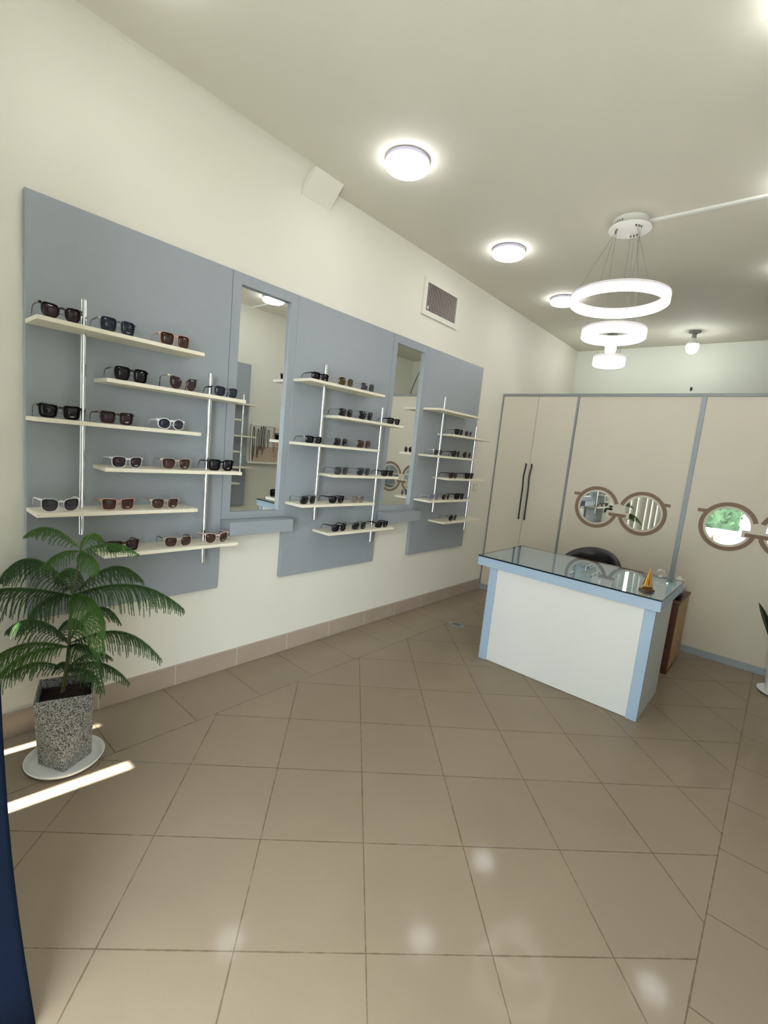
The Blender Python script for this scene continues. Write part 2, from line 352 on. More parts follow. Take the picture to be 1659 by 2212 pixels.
# ------------------------------------------------------------------ blinds and curtain at the shopfront
def blind(x0, x1, label):
    n = max(2, int((x1-x0)/.09)); t = thing('vertical_blind', label, 'blind', ((x0+x1)/2, -.31, 0), 'vertical blinds in the shop window')
    vbox(x0, x1, -.33, -.29, 2.44, 2.48).build('head_rail', WHITEM, t)
    for k in range(n):
        a0 = x0+(x1-x0)*k/n; a1 = x0+(x1-x0)*(k+1)/n+.004
        q = MB(); q.add([(a0, -.318, .03), (a1, -.302, .03), (a1, -.302, 2.44), (a0, -.318, 2.44), (a0, -.316, .03), (a1, -.300, .03), (a1, -.300, 2.44), (a0, -.316, 2.44)],
              [(0, 1, 2, 3), (7, 6, 5, 4), (0, 4, 5, 1), (1, 5, 6, 2), (2, 6, 7, 3), (3, 7, 4, 0)])
        q.build('slat', BLIND, t)
    if x0 > .3: vbox(x0-.064, x0+.002, -.326, -.320, .03, 1.15).build('slat', BLIND, t)  # short filler added to close the lower sun gap against bright lens reflections
blind(.066, .403, 'narrow beige vertical blind by the left wall')
blind(.464, 1.2, 'wide beige vertical blind beside the door')
# navy curtain hanging at the door jamb; only its free edge shows
cv = []; cf = []; nz = 26; nu = 40
for j in range(nz+1):
    z = .004+2.42*j/nz
    ex = 1.355-.105*min(1, z/.9)-.03*max(0, min(1, (z-.9)/.5)); ey = .250-.043*min(1, z/.9)-.012*sin(min(1, z/.9)*pi)
    if z > .9: ey -= .02*min(1, (z-.9)/.6)
    for i in range(nu+1):
        s_ = i/nu
        x = ex+(1.12-ex)*s_+.022*sin(s_*26+z*.6)*min(1, s_*3)
        y = ey+(-.24-ey)*s_+.020*sin(s_*21+1.0)*min(1, s_*3)
        cv.append((x, y, z))
for j in range(nz):
    for i in range(nu): cf.append((j*(nu+1)+i, j*(nu+1)+i+1, (j+1)*(nu+1)+i+1, (j+1)*(nu+1)+i))
cb = MB(); cb.add(cv, cf, 0, True)
co = solo('curtain', cb, NAVY, 'dark navy fabric curtain hanging at the left edge by the plant', 'curtain')
sm = co.modifiers.new('thick', 'SOLIDIFY'); sm.thickness = .004

# ------------------------------------------------------------------ wall display
Y0 = {'near': .500, 'middle': 1.896, 'far': 3.306}
def panel(x0, x1, y0, label): return solo('display_panel', vbox(x0, x1, y0, y0+.936, .565, 2.402, bev=.0012), BLUE, label, 'wall panel', 'blue grey display panels')
panel(.001, .034, Y0['near'], 'blue-grey wall panel nearest the potted pine')
panel(.001, .034, Y0['middle'], 'blue-grey wall panel between the two tall mirrors')
panel(.001, .034, Y0['far'], 'blue-grey wall panel farthest back, beside the tall cabinet')
panel(XR-.034, XR-.001, 2.512, 'blue-grey display panel on the right wall, seen in the nearer tall mirror')
def mirror_bay(y0, y1, label, llabel):
    t = thing('wall_mirror', label, 'mirror', (0, (y0+y1)/2, .987), 'tall mirrors between the panels')
    a0, a1, b0, b1 = y0+.056, y1-.050, 1.03, 2.342
    fr = MB(); fr.box(.001, .034, y0+.001, a0, .987, 2.402); fr.box(.001, .034, a1, y1-.001, .987, 2.402)
    fr.box(.001, .034, a0, a1, .987, b0); fr.box(.001, .034, a0, a1, b1, 2.402); fr.build('frame', BLUE, t)
    vbox(.002, .012, a0+.0005, a1-.0005, b0+.0005, b1-.0005).build('mirror_glass', MIRROR, t)
    solo('ledge', vbox(.001, .142, y0+.0015, y1-.0015, .907, .986, bev=.0015), BLUE, llabel, 'ledge', 'ledges under the mirrors')
mirror_bay(1.437, 1.895, 'tall mirror with blue-grey frame between near and middle panels', 'blue-grey box ledge under the nearer tall mirror')
mirror_bay(2.833, 3.305, 'tall mirror with blue-grey frame between middle and far panels', 'blue-grey box ledge under the farther tall mirror')
LV = [1.890, 1.690, 1.489, 1.291, 1.090, .885]
ORD = ['top', 'second', 'third', 'fourth', 'fifth', 'lowest']
for pn, y0 in Y0.items():
    for k, z in enumerate(LV):
        a, b = (y0, y0+.700) if k % 2 == 0 else (y0+.256, y0+.952)
        side = 'reaching left' if k % 2 == 0 else 'reaching right'
        solo('shelf', vbox(.035, .212, a, b, z-.0175, z, bev=.001), SHELF, 'whitewashed wooden shelf, %s from top on the %s panel, %s' % (ORD[k], pn, side) if k not in (0, 5) else 'whitewashed wooden shelf, %s one on the %s panel' % (ORD[k], pn), 'shelf', 'shelves on the left wall panels')
    for dy, a, b, w_ in ((.188, .972, 2.008, 'left'), (.785, .765, 1.806, 'right')):
        q = MB().cyl(.122, y0+dy, a, b, .0125, 20)
        for zz in LV[:-1][(0 if w_ == 'left' else 1)::2][:3]: q.tube([(.036, y0+dy, zz-.009), (.115, y0+dy, zz-.009)], .003, 6)
        solo('shelf_rod', q, CHROME, 'chrome rod through the %s ends of shelves on the %s panel' % (w_, pn), 'rod', 'chrome shelf rods')
for k, z in enumerate(LV):
    a, b = (2.512+.256, 2.512+.952) if k % 2 == 0 else (2.512, 2.512+.75)
    solo('shelf', vbox(XR-.212, XR-.035, a, b, z-.0175, z, bev=.001), SHELF, 'whitewashed shelf reflected in the nearer mirror, %s on the right wall' % ORD[k], 'shelf', 'shelves on the right wall panel')
for dy, a, b, w_ in ((.80, .972, 2.008, 'upper'), (.188, .765, 1.806, 'lower')):
    solo('shelf_rod', MB().cyl(XR-.122, 2.512+dy, a, b, .0125, 16), CHROME, 'chrome rod on the right wall panel, the %s-set one of two' % w_, 'rod', 'chrome rods on the right wall')

# ------------------------------------------------------------------ sunglasses
def fmat(n, c, **k): return mat('frame_'+n, c, **k)
FM = dict(black=fmat('black', (14, 13, 15), rough=.2), brown=fmat('brown', (62, 40, 34), rough=.22), greyclear=fmat('smoky_grey', (98, 102, 108), rough=.15), rose=fmat('rose_beige', (188, 142, 124), rough=.2),
     beige=fmat('clear_beige', (176, 158, 144), rough=.18), white=fmat('white', (226, 224, 226), rough=.2), clear=fmat('clear', (196, 198, 200), rough=.12), gold=fmat('gold_wire', (216, 186, 130), rough=.2, metal=1),
     silver=fmat('silver_wire', (190, 192, 196), rough=.2, metal=1), wire=fmat('black_wire', (24, 24, 26), rough=.3, metal=.3), pinkclear=fmat('pale_pink', (206, 180, 172), rough=.18))
LM = dict(black=lensmat('lens_black', (.006, .005, .007), (.012, .011, .014), .01, .05), grey=lensmat('lens_grey_gradient', (.012, .012, .018), (.08, .07, .09), .02, .35),
     brown=lensmat('lens_brown_gradient', (.026, .010, .008), (.09, .045, .036), .02, .22), navy=lensmat('lens_blue_grey', (.014, .018, .030), (.032, .036, .055), .02, .14),
     plum=lensmat('lens_plum', (.016, .008, .012), (.05, .028, .036), .02, .16), pale=lensmat('lens_pale_gradient', (.10, .10, .09), (.45, .40, .36), .35, .8), blue=lensmat('lens_violet_blue', (.06, .06, .20), (.40, .42, .55), .2, .7),
     olive=lensmat('lens_olive', (.012, .010, .008), (.10, .08, .02), .02, .2))
STK = mat('white_lens_print', (205, 205, 210), .6)
#          w     h    n   lift  taper thick depth
ST = dict(square=(.063, .056, 4.0, .001, .24, .0026), flat=(.062, .050, 4.6, .003, .34, .0034), cat=(.063, .054, 2.5, .009, .34, .0024), rimcat=(.058, .053, 2.3, .014, .52, .0008),
          round_=(.052, .046, 2.2, .000, .02, .0032), way=(.060, .048, 3.0, .003, .28, .0026), rect=(.059, .042, 4.0, .001, .10, .0026), pilot=(.057, .051, 2.7, .002, .14, .0012),
          navi=(.056, .049, 3.1, .001, .16, .0013), wirerd=(.052, .048, 2.2, 0, .03, .0011), wiresq=(.056, .049, 3.4, 0, .05, .0010), wrap=(.062, .042, 3.6, .002, .16, .0030), rimsq=(.054, .045, 3.8, 0, .04, .0005))
def outline(w_, h, n, lift, taper, grow=0., seg=36):
    pts = []
    for k in range(seg):
        a = 2*pi*k/seg; c, s_ = cos(a), sin(a)
        y = (w_/2+grow)*math.copysign(abs(c)**(2/n), c); z = (h/2+grow)*math.copysign(abs(s_)**(2/n), s_)
        y *= 1-taper*(.5-z/h)*.5
        z += lift*max(0, y/(w_/2))**1.5*(1 if z > 0 else .15)
        pts.append((y, z))
    return pts
def sunglasses(x, yc, z, style, frame, lens, label, group, width=.143, yaw=0., temple=None, bars=False, sticker=False):
    w_, h, n, lift, taper, th = ST[style]
    sc_ = width/(2*w_+.0125+4*th); w_ *= sc_; h *= sc_; lift *= sc_
    root = thing('sunglasses', label, 'sunglasses', (x, yc, z), group); root.rotation_euler = (0, 0, yaw)
    OFF[root.name] = Vector((0, 0, 0))
    fm, lm = FM[frame], LM[lens]; tm = FM[temple or frame]
    cy = w_/2+.00625*sc_+th; zc = h/2+th+.0012
    def wrap(y): return -2.2*y*y
    tilt = .10
    def P3(y, zz, dx=0): return (wrap(y)+dx-(zc-zz)*tilt*-1*-1, y, zz)
    fr = MB()
    for sgn in (-1, 1):
        inn = outline(w_, h, n, lift, taper); out = outline(w_, h, n, lift, taper, th)
        tp = [i_ for i_ in range(len(inn))]
        N_ = len(inn); d = .0022 if th > .002 else .0009
        vs = []
        for (q, dx) in ((out, d), (inn, d), (inn, -d), (out, -d)):
            for (py, pz) in q: vs.append(P3(sgn*(cy+py), zc+pz, dx))
        fs = []
        for b in range(4):
            for i_ in range(N_):
                f_ = (b*N_+i_, b*N_+(i_+1) % N_, ((b+1) % 4)*N_+(i_+1) % N_, ((b+1) % 4)*N_+i_)
                fs.append(f_ if sgn > 0 else f_[::-1])
        fr.add(vs, fs, 0, False)
        # end piece at the hinge
        ey = cy+w_/2+th*.6; ez = zc+h*.34+lift*.8
        hh = .0045 if th > .002 else .0016
        fr.add([P3(sgn*(ey-.003), ez-hh, .002), P3(sgn*(ey+.005), ez-hh, .001), P3(sgn*(ey+.005), ez+hh, .001), P3(sgn*(ey-.003), ez+hh, .002),
                P3(sgn*(ey-.003), ez-hh, -.010), P3(sgn*(ey+.005), ez-hh, -.010), P3(sgn*(ey+.005), ez+hh, -.010), P3(sgn*(ey-.003), ez+hh, -.010)],
               [(0, 1, 2, 3), (7, 6, 5, 4), (0, 4, 5, 1), (1, 5, 6, 2), (2, 6, 7, 3), (3, 7, 4, 0)])
    gap = cy-w_/2
    if th > .002:
        bz = zc+h*.27; bh = .0045*sc_
        vs = []
        for i_ in range(9):
            y = -gap*1.15+2.3*gap*i_/8; ar = .0035*(1-(y/gap/1.15)**2)
            for dz, dx in ((-bh, .0024), (bh, .0024), (bh, -.0024), (-bh, -.0024)): vs.append(P3(y, bz+dz+ar, dx))
        fr.add(vs, [(i_*4+k, i_*4+(k+1) % 4, i_*4+4+(k+1) % 4, i_*4+4+k) for i_ in range(8) for k in range(4)])
    else:
        br = [P3(-gap*1.05+2.1*gap*i_/8, zc+h*.12+.004*(1-((i_-4)/4)**2), .001) for i_ in range(9)]; fr.tube(br, .0011, 5)
        if style in ('pilot', 'navi'):
            fr.tube([P3(-gap*1.9+3.8*gap*i_/6, zc+h*.49+th, .001) for i_ in range(7)], .0011, 5)
    for sgn in (-1, 1):   # nose pads
        fr.sphere(P3(sgn*gap*.55, zc-h*.08, -.006), .003, 6, 4, sc_=(.5, .5, 1.3))
    fr.build('frame', fm, root)
    for sgn in (-1, 1):
        l = MB(); q = outline(w_, h, n, lift, taper, .0004); N_ = len(q)
        vs = [P3(sgn*(cy+a), zc+b, .0009) for a, b in q]+[P3(sgn*(cy+a), zc+b, -.0009) for a, b in q]
        c1 = P3(sgn*cy, zc, .0016); c2 = P3(sgn*cy, zc, -.0002); vs += [c1, c2]
        fs = [(i_, (i_+1) % N_, 2*N_)[::sgn] for i_ in range(N_)]+[(i_+N_, (i_+1) % N_+N_, 2*N_+1)[::-sgn] for i_ in range(N_)]+[(i_, i_+N_, (i_+1) % N_+N_, (i_+1) % N_)[::sgn] for i_ in range(N_)]
        l.add(vs, fs, 0, True); lo = l.build('lens', lm, root)
        if sticker and sgn > 0:
            k_ = MB()
            for r_ in range(2):
                for c_ in range(5):
                    y1 = cy+.002+(c_-2)*.0032; z1 = zc-h*.28+.0032*r_*-1
                    k_.add([P3(y1-.0012, z1-.0009, .003), P3(y1+.0012, z1-.0009, .003), P3(y1+.0012, z1+.0009, .003), P3(y1-.0012, z1+.0009, .003)], [(0, 1, 2, 3)])
            k_.build('lens_print', STK, lo)
    ey = cy+w_/2+th*.6+.003; ez = zc+h*.34+lift*.8
    for sgn in (-1, 1):
        x0 = wrap(ey)-.006
        L_ = .104
        pts = [(x0, sgn*ey, ez), (x0-L_*.4, sgn*(ey+.001), ez-.001), (x0-L_*.72, sgn*(ey-.002), ez-.003), (x0-L_*.86, sgn*(ey-.004), ez-.010), (x0-L_*.96, sgn*(ey-.007), ez*.45), (x0-L_*1.0, sgn*(ey-.009), .0025)]
        if th > .002: tb = MB().tube(pts, [.0042, .0036, .0028, .0026, .0026, .0020], 6, flat=None)
        else: tb = MB().tube(pts, [.0011, .0010, .0010, .0022, .0024, .0020], 5)
        if th > .002:   # flatten sideways
            tb.v = [(a, sgn*ey+(b-sgn*ey)*.5 if True else b, c) for a, b, c in tb.v]
        to = tb.build('temple', tm if th > .002 else FM[temple or frame], root)
        if bars:
            MB().box(x0-.012, x0-.002, min(sgn*(ey-.003), sgn*(ey+.0034)), max(sgn*(ey-.003), sgn*(ey+.0034)), ez-.0045, ez+.0045).build('hinge_plate', FM['gold'], to)
    return root
# panel, shelf: (centre y, width, style, frame, lens, look, options)
S = {
 ('near', 0): [(.592, .146, 'cat', 'black', 'plum', 'black cat-eye sunglasses with gold hinges', dict(bars=True)), (.806, .149, 'square', 'greyclear', 'navy', 'smoky grey framed sunglasses with blue-grey lenses', dict(bars=True, sticker=True)), (1.062, .146, 'square', 'rose', 'brown', 'rose gold square sunglasses with brown gradient lenses', {})],
 ('near', 1): [(.866, .150, 'square', 'black', 'black', 'oversized black square sunglasses with gold hinges', dict(bars=True)), (1.111, .146, 'rimcat', 'gold', 'plum', 'rimless cat-eye sunglasses with dark brown lenses', dict(temple='black')), (1.346, .143, 'way', 'greyclear', 'navy', 'translucent grey sunglasses with dark temples', dict(temple='black'))],
 ('near', 2): [(.588, .154, 'flat', 'black', 'black', 'black flat-top sunglasses with printed right lens', dict(bars=True, sticker=True)), (.809, .148, 'flat', 'brown', 'plum', 'dark brown flat-top sunglasses', dict(sticker=True)), (1.058, .132, 'round_', 'white', 'navy', 'small white rounded sunglasses', {})],
 ('near', 3): [(.858, .140, 'way', 'clear', 'plum', 'clear whitish sunglasses with plum lenses', dict(sticker=True)), (1.092, .149, 'way', 'beige', 'brown', 'translucent beige square sunglasses with brown lenses', dict(bars=True, sticker=True)), (1.338, .149, 'square', 'black', 'black', 'glossy black square sunglasses', dict(bars=True, sticker=True))],
 ('near', 4): [(.592, .146, 'cat', 'white', 'grey', 'white cat-eye sunglasses with grey gradient lenses', {}), (.822, .144, 'flat', 'rose', 'brown', 'rose brown square sunglasses', dict(sticker=True)), (1.042, .140, 'way', 'beige', 'brown', 'beige sunglasses with gold hinge plates', dict(bars=True, sticker=True))],
 ('near', 5): [(.850, .146, 'flat', 'brown', 'plum', 'dark maroon sunglasses behind a pine branch', {}), (1.116, .142, 'way', 'beige', 'brown', 'beige sunglasses with dark temples and brown lenses', dict(temple='brown')), (1.335, .143, 'cat', 'pinkclear', 'brown', 'pale pink cat-eye sunglasses by the mirror ledge', dict(sticker=True))],
 ('middle', 0): [(1.994, .136, 'rect', 'black', 'black', 'black rectangular sunglasses', dict(sticker=True)), (2.222, .135, 'pilot', 'gold', 'olive', 'gold wire sunglasses with olive lenses', {}), (2.436, .137, 'wiresq', 'silver', 'grey', 'silver wire sunglasses with grey lenses', {})],
 ('middle', 1): [(2.246, .134, 'wiresq', 'wire', 'black', 'thin black wire squarish sunglasses', {}), (2.448, .150, 'pilot', 'wire', 'black', 'black double-bridge aviator sunglasses', {}), (2.758, .144, 'wrap', 'black', 'plum', 'black wide wraparound sunglasses beside the mirror', {})],
 ('middle', 2): [(1.981, .140, 'wrap', 'black', 'black', 'matt black thick wraparound sunglasses', {}), (2.221, .134, 'wiresq', 'silver', 'black', 'silver and black squarish wire sunglasses', dict(sticker=True)), (2.451, .142, 'wiresq', 'gold', 'brown', 'gold wire sunglasses with reddish brown lenses', dict(sticker=True))],
 ('middle', 3): [(2.250, .134, 'navi', 'wire', 'grey', 'black wire navigator sunglasses with fading lenses', {}), (2.476, .138, 'navi', 'wire', 'navy', 'black wire navigator sunglasses with darker lenses', {}), (2.744, .136, 'rect', 'black', 'black', 'black squared sunglasses in front of mirror', {})],
 ('middle', 4): [(1.974, .138, 'navi', 'wire', 'black', 'black metal navigator sunglasses', {}), (2.228, .138, 'way', 'black', 'black', 'black wayfarer-shaped sunglasses with printed lens', dict(sticker=True)), (2.439, .128, 'rimsq', 'gold', 'pale', 'pale gradient rimless sunglasses with gold wire', {})],
 ('middle', 5): [(2.276, .142, 'way', 'black', 'black', 'black browline sunglasses', {}), (2.482, .140, 'navi', 'wire', 'black', 'black metal sunglasses with slim rims', {}), (2.738, .146, 'rect', 'black', 'black', 'black rectangular sunglasses under the mirror ledge', dict(sticker=True))],
 ('far', 1): [(3.690, .128, 'square', 'black', 'black', 'black square sunglasses with silver hinges', dict(temple='silver')), (3.860, .122, 'wirerd', 'gold', 'plum', 'small purple-tinted wire sunglasses', {})],
 ('far', 2): [(3.399, .130, 'wirerd', 'silver', 'plum', 'thin wire round sunglasses with plum lenses', {}), (3.686, .142, 'round_', 'black', 'plum', 'black rounded sunglasses with brownish lenses', {}), (3.884, .140, 'wirerd', 'gold', 'black', 'round black sunglasses with gold rims', dict(temple='black'))],
 ('far', 3): [(3.682, .142, 'way', 'brown', 'plum', 'dark reddish brown sunglasses', {}), (3.970, .148, 'flat', 'black', 'black', 'black flat-top sunglasses', {})],
 ('far', 4): [(3.408, .132, 'rimsq', 'clear', 'blue', 'clear framed sunglasses with violet blue lenses', {}), (3.600, .124, 'wirerd', 'gold', 'black', 'gold-rimmed round black sunglasses', {}), (3.832, .150, 'flat', 'black', 'black', 'wide black flat-top sunglasses', {})],
 ('far', 5): [(3.764, .134, 'wirerd', 'wire', 'black', 'thin black wire oval sunglasses, alone on shelf', {})],
}
for (pn, k), lst in S.items():
    pos = {1: ['only pair'], 2: ['left', 'right'], 3: ['left', 'middle', 'right']}[len(lst)]
    for (yc, wd_, sty, fr_, le_, look, opt), ps in zip(lst, pos):
        sunglasses(.186, yc, LV[k]+.0004, sty, fr_, le_, '%s, %s on %s shelf of %s panel' % (look, ps, ORD[k], pn), 'sunglasses on the %s panel' % pn, width=wd_, yaw=R(random.uniform(-4, 4)), **opt)

# ------------------------------------------------------------------ wall details
vt = thing('air_vent', 'cream framed air vent grille high on the left wall', 'vent', (0, 3.44, 2.65))
f_ = MB(); f_.box(.001, .014, 3.178, 3.221, 2.646, 2.945); f_.box(.001, .014, 3.671, 3.712, 2.646, 2.945); f_.box(.001, .014, 3.221, 3.671, 2.646, 2.687); f_.box(.001, .014, 3.221, 3.671, 2.910, 2.945)
f_.build('frame', WALL, vt)
vbox(.0008, .002, 3.221, 3.671, 2.687, 2.910).build('backing', DARK, vt)
SL = mat('vent_slat_metal', (150, 138, 134), .4)
for k in range(19):
    y = 3.236+.0226*k; MB().box(.003, .011, y, y+.0085, 2.688, 2.909).build('slat', SL, vt)
MB().sphere((.012, 3.245, 2.712), .012, 10, 6, sc_=(.5, .8, 1.3)).build('knob', WHITEP, vt)
sw = thing('light_switch', 'beige light switch on the left wall beside the far panel', 'switch', (0, 4.415, 1.145))
vbox(.0005, .009, 4.375, 4.455, 1.145, 1.225, bev=.002).build('plate', mat('switch_beige', (206, 200, 182), .4), sw)
vbox(.009, .012, 4.400, 4.430, 1.165, 1.205, bev=.001).build('rocker', WHITEM, sw)
dr = thing('floor_drain', 'small square metal floor drain near the left wall', 'drain', (.494, 3.54, 0))
q = MB(); q.add([(.494+.082, 3.54, .0006), (.494, 3.622, .0006), (.412, 3.54, .0006), (.494, 3.458, .0006), (.494+.082, 3.54, .003), (.494, 3.622, .003), (.412, 3.54, .003), (.494, 3.458, .003)], [(4, 5, 6, 7), (0, 1, 5, 4), (1, 2, 6, 5), (2, 3, 7, 6), (3, 0, 4, 7), (3, 2, 1, 0)])
q.build('plate', mat('drain_metal', (150, 153, 146), .5, metal=.3), dr)
q = MB()
for i_ in range(-1, 2):
    for j_ in range(-1, 2): q.cyl(.494+.024*i_, 3.54+.024*j_, .003, .0034, .008, 8)
q.build('holes', DARK, dr)
hk = thing('wall_hook', 'small dark metal hook high on the back wall', 'hook', (1.44, YB, 2.575))
MB().box(1.428, 1.452, YB-.006, YB-.0005, 2.575, 2.612).build('plate', BLACKM, hk)
MB().tube([(1.44, YB-.006, 2.60), (1.44, YB-.03, 2.598), (1.44, YB-.034, 2.575), (1.44, YB-.02, 2.565)], .004, 6).build('prong', BLACKM, hk)
solo('cable', MB().tube([(2.71, YB-.006, H-.005), (2.773, YB-.006, 2.99), (2.87, YB-.008, 2.79), (2.955, YB-.006, 2.59), (2.958, YB-.006, 2.0), (2.958, YB-.006, .12)], .005, 6), BLACKM, 'thin dark cable slanting down the back wall corner, seen in the farther mirror', 'cable')

# ------------------------------------------------------------------ lamps
def ceiling_lamp(x, y, label):
    t = thing('ceiling_light', label, 'ceiling light', (x, y, H-.052), 'round ceiling lights')
    MB().lathe([(.0001, H-.0005), (.118, H-.0005), (.126, H-.004), (.126, H-.020), (.124, H-.022), (.118, H-.023)], x, y, 48).build('rim', mat('lamp_rim', (206, 200, 226), .4) if 'lamp_rim' not in bpy.data.materials else bpy.data.materials['lamp_rim'], t)
    MB().lathe([(.1215, H-.0215), (.1235, H-.027), (.1240, H-.040), (.114, H-.050), (.0001, H-.052)], x, y, 48).build('diffuser', LIT, t)
ceiling_lamp(.632, 2.125, 'round lit ceiling light nearest the viewer, in the left row')
ceiling_lamp(.612, 3.420, 'round lit ceiling light in the middle of left row')
ceiling_lamp(.592, 4.640, 'round lit ceiling light partly behind the largest chandelier ring')
ceiling_lamp(.632, .70, 'round lit ceiling light above the potted pine')
ceiling_lamp(2.37, .70, 'round lit ceiling light over the entrance, right row')
ceiling_lamp(2.37, 2.125, 'round lit ceiling light above the right wall display')
ceiling_lamp(2.37, 3.33, 'round lit ceiling light reflected in the nearer tall mirror')
ceiling_lamp(2.34, 4.60, 'round lit ceiling light in the far right corner of the shop')
def bulb(x, y, label):
    t = thing('ceiling_bulb', label, 'light bulb', (x, y, H-.25), 'bulbs behind the partition')
    MB().lathe([(.0001, H-.0005), (.055, H-.0005), (.058, H-.012), (.040, H-.020), (.024, H-.022), (.022, H-.062), (.026, H-.070), (.0001, H-.070)], x, y, 28).build('holder', mat('bulb_holder_grey', (140, 140, 132), .5), t)
    MB().lathe([(.018, H-.070), (.022, H-.085), (.040, H-.110), (.058, H-.135), (.059, H-.140)], x, y, 28).build('bulb_body', WHITEM, t)
    MB().lathe([(.059, H-.140), (.062, H-.165), (.060, H-.190), (.048, H-.220), (.026, H-.238), (.0001, H-.242)], x, y, 28).build('bulb_glass', LITB, t)
bulb(1.475, 6.20, 'lit white bulb hanging from the ceiling right of the chandelier')
bulb(.66, 6.05, 'lit white bulb seen between the two smaller chandelier rings')

CX, CY = 1.490, 3.385
ch = thing('ring_chandelier', 'white chandelier of three lit rings hanging one below another', 'chandelier', (CX, CY, 2.19))
MB().lathe([(.0001, H-.0005), (.104, H-.0005), (.106, H-.004), (.106, H-.050), (.126, H-.0505), (.128, H-.058), (.124, H-.062), (.0001, H-.062)], CX, CY, 56).build('canopy', WHITEM, ch)
q = MB()
for k in range(5):
    a = R(258-9*k); c_, s_ = cos(a), sin(a); r = .1065; tx, ty = -s_*.0028, c_*.0028
    q.add([(CX+c_*r-tx, CY+s_*r-ty, H-.044), (CX+c_*r+tx, CY+s_*r+ty, H-.044), (CX+c_*r+tx, CY+s_*r+ty, H-.026), (CX+c_*r-tx, CY+s_*r-ty, H-.026),
           (CX+c_*.100-tx, CY+s_*.100-ty, H-.044), (CX+c_*.100+tx, CY+s_*.100+ty, H-.044), (CX+c_*.100+tx, CY+s_*.100+ty, H-.026), (CX+c_*.100-tx, CY+s_*.100-ty, H-.026)], [(0, 1, 2, 3), (0, 4, 5, 1), (1, 5, 6, 2), (2, 6, 7, 3), (3, 7, 4, 0)])
q.build('vent_slots', BLACKM, ch)
RG = [(.300, 2.62, 'widest lit ring, on top'), (.198, 2.405, 'middle lit ring'), (.100, 2.228, 'smallest lit ring, lowest')]
for r, zc, lb in RG:
    b, tp = zc-.030, zc+.034
    rg = MB().lathe([(r-.038, tp-.014), (r-.038, tp), (r+.001, tp), (r+.001, tp-.014), (r-.038, tp-.014)], CX, CY, 96, smooth=False).build('ring', mat('ring_housing', (226, 218, 222), .4) if 'ring_housing' not in bpy.data.materials else bpy.data.materials['ring_housing'], ch)
    rg['label'] = lb
    MB().lathe([(r-.037, tp-.014), (r-.037, b+.006), (r-.030, b), (r-.008, b), (r, b+.006), (r, tp-.014)], CX, CY, 96).build('diffuser', LITR, rg)
WIRE = mat('suspension_wire', (120, 112, 100), .5)
base_ang = (R(205), R(325), R(85))
for ri, (r, zc, lb) in enumerate(RG):
    for k, a0 in enumerate(base_ang):
        a = a0+(ri-1)*R(14); b = a0+(ri-1)*R(6)
        p0 = (CX+.082*cos(a), CY+.082*sin(a), H-.060); p1 = (CX+(r-.018)*cos(b), CY+(r-.018)*sin(b), zc+.032)
        wr = MB().tube([p0, p1], .0011, 5).build('suspension_wire', WIRE, ch)
        MB().lathe([(.0001, H-.062), (.007, H-.063), (.003, H-.074), (.0001, H-.076)], p0[0], p0[1], 10).build('wire_grip', WIRE, wr)

# ------------------------------------------------------------------ partition with cabinet and emblem panels
FY = YP
cab = thing('tall_cabinet', 'tall cream two-door cabinet standing in the left corner', 'cabinet', (.41, FY+.2, 0))
f_ = MB(); f_.box(.001, .817, FY+.020, FY+.45, .002, 2.228); f_.build('body', CREAM, cab)
f_ = MB(); f_.box(.001, .014, FY-.004, FY+.02, .06, 2.205); f_.box(.001, .837, FY-.004, FY+.02, 2.206, 2.232); f_.box(.818, .837, FY-.004, FY+.05, .0, 2.206); f_.build('frame', GREYF, cab)
vbox(.001, .817, FY-.004, FY+.02, .001, .058).build('plinth', BLUEP, cab)
HL = [(.397, 1.497), (.399, 1.460), (.394, 1.415), (.3885, 1.365), (.3885, 1.330), (.393, 1.285), (.3955, 1.24), (.396, 1.15), (.396, 1.02), (.396, .889)]
for a, b, dx, sgn in ((.016, .4135, -.012, 1), (.4165, .816, .052, 1)):
    d_ = vbox(a, b, FY+.0, FY+.0195, .062, 2.204, bev=.0015).build('door', CREAM, cab)
    pth = [(x+dx, FY-.028, z) for x, z in HL]
    hd = MB().tube(pth, .0078, 8)
    for zz, xx in ((1.48, HL[0][0]), (.905, HL[-1][0])): hd.box(xx+dx-.004, xx+dx+.004, FY-.027, FY+.0, zz-.004, zz+.004)
    hd.build('handle', BLACKM, d_)
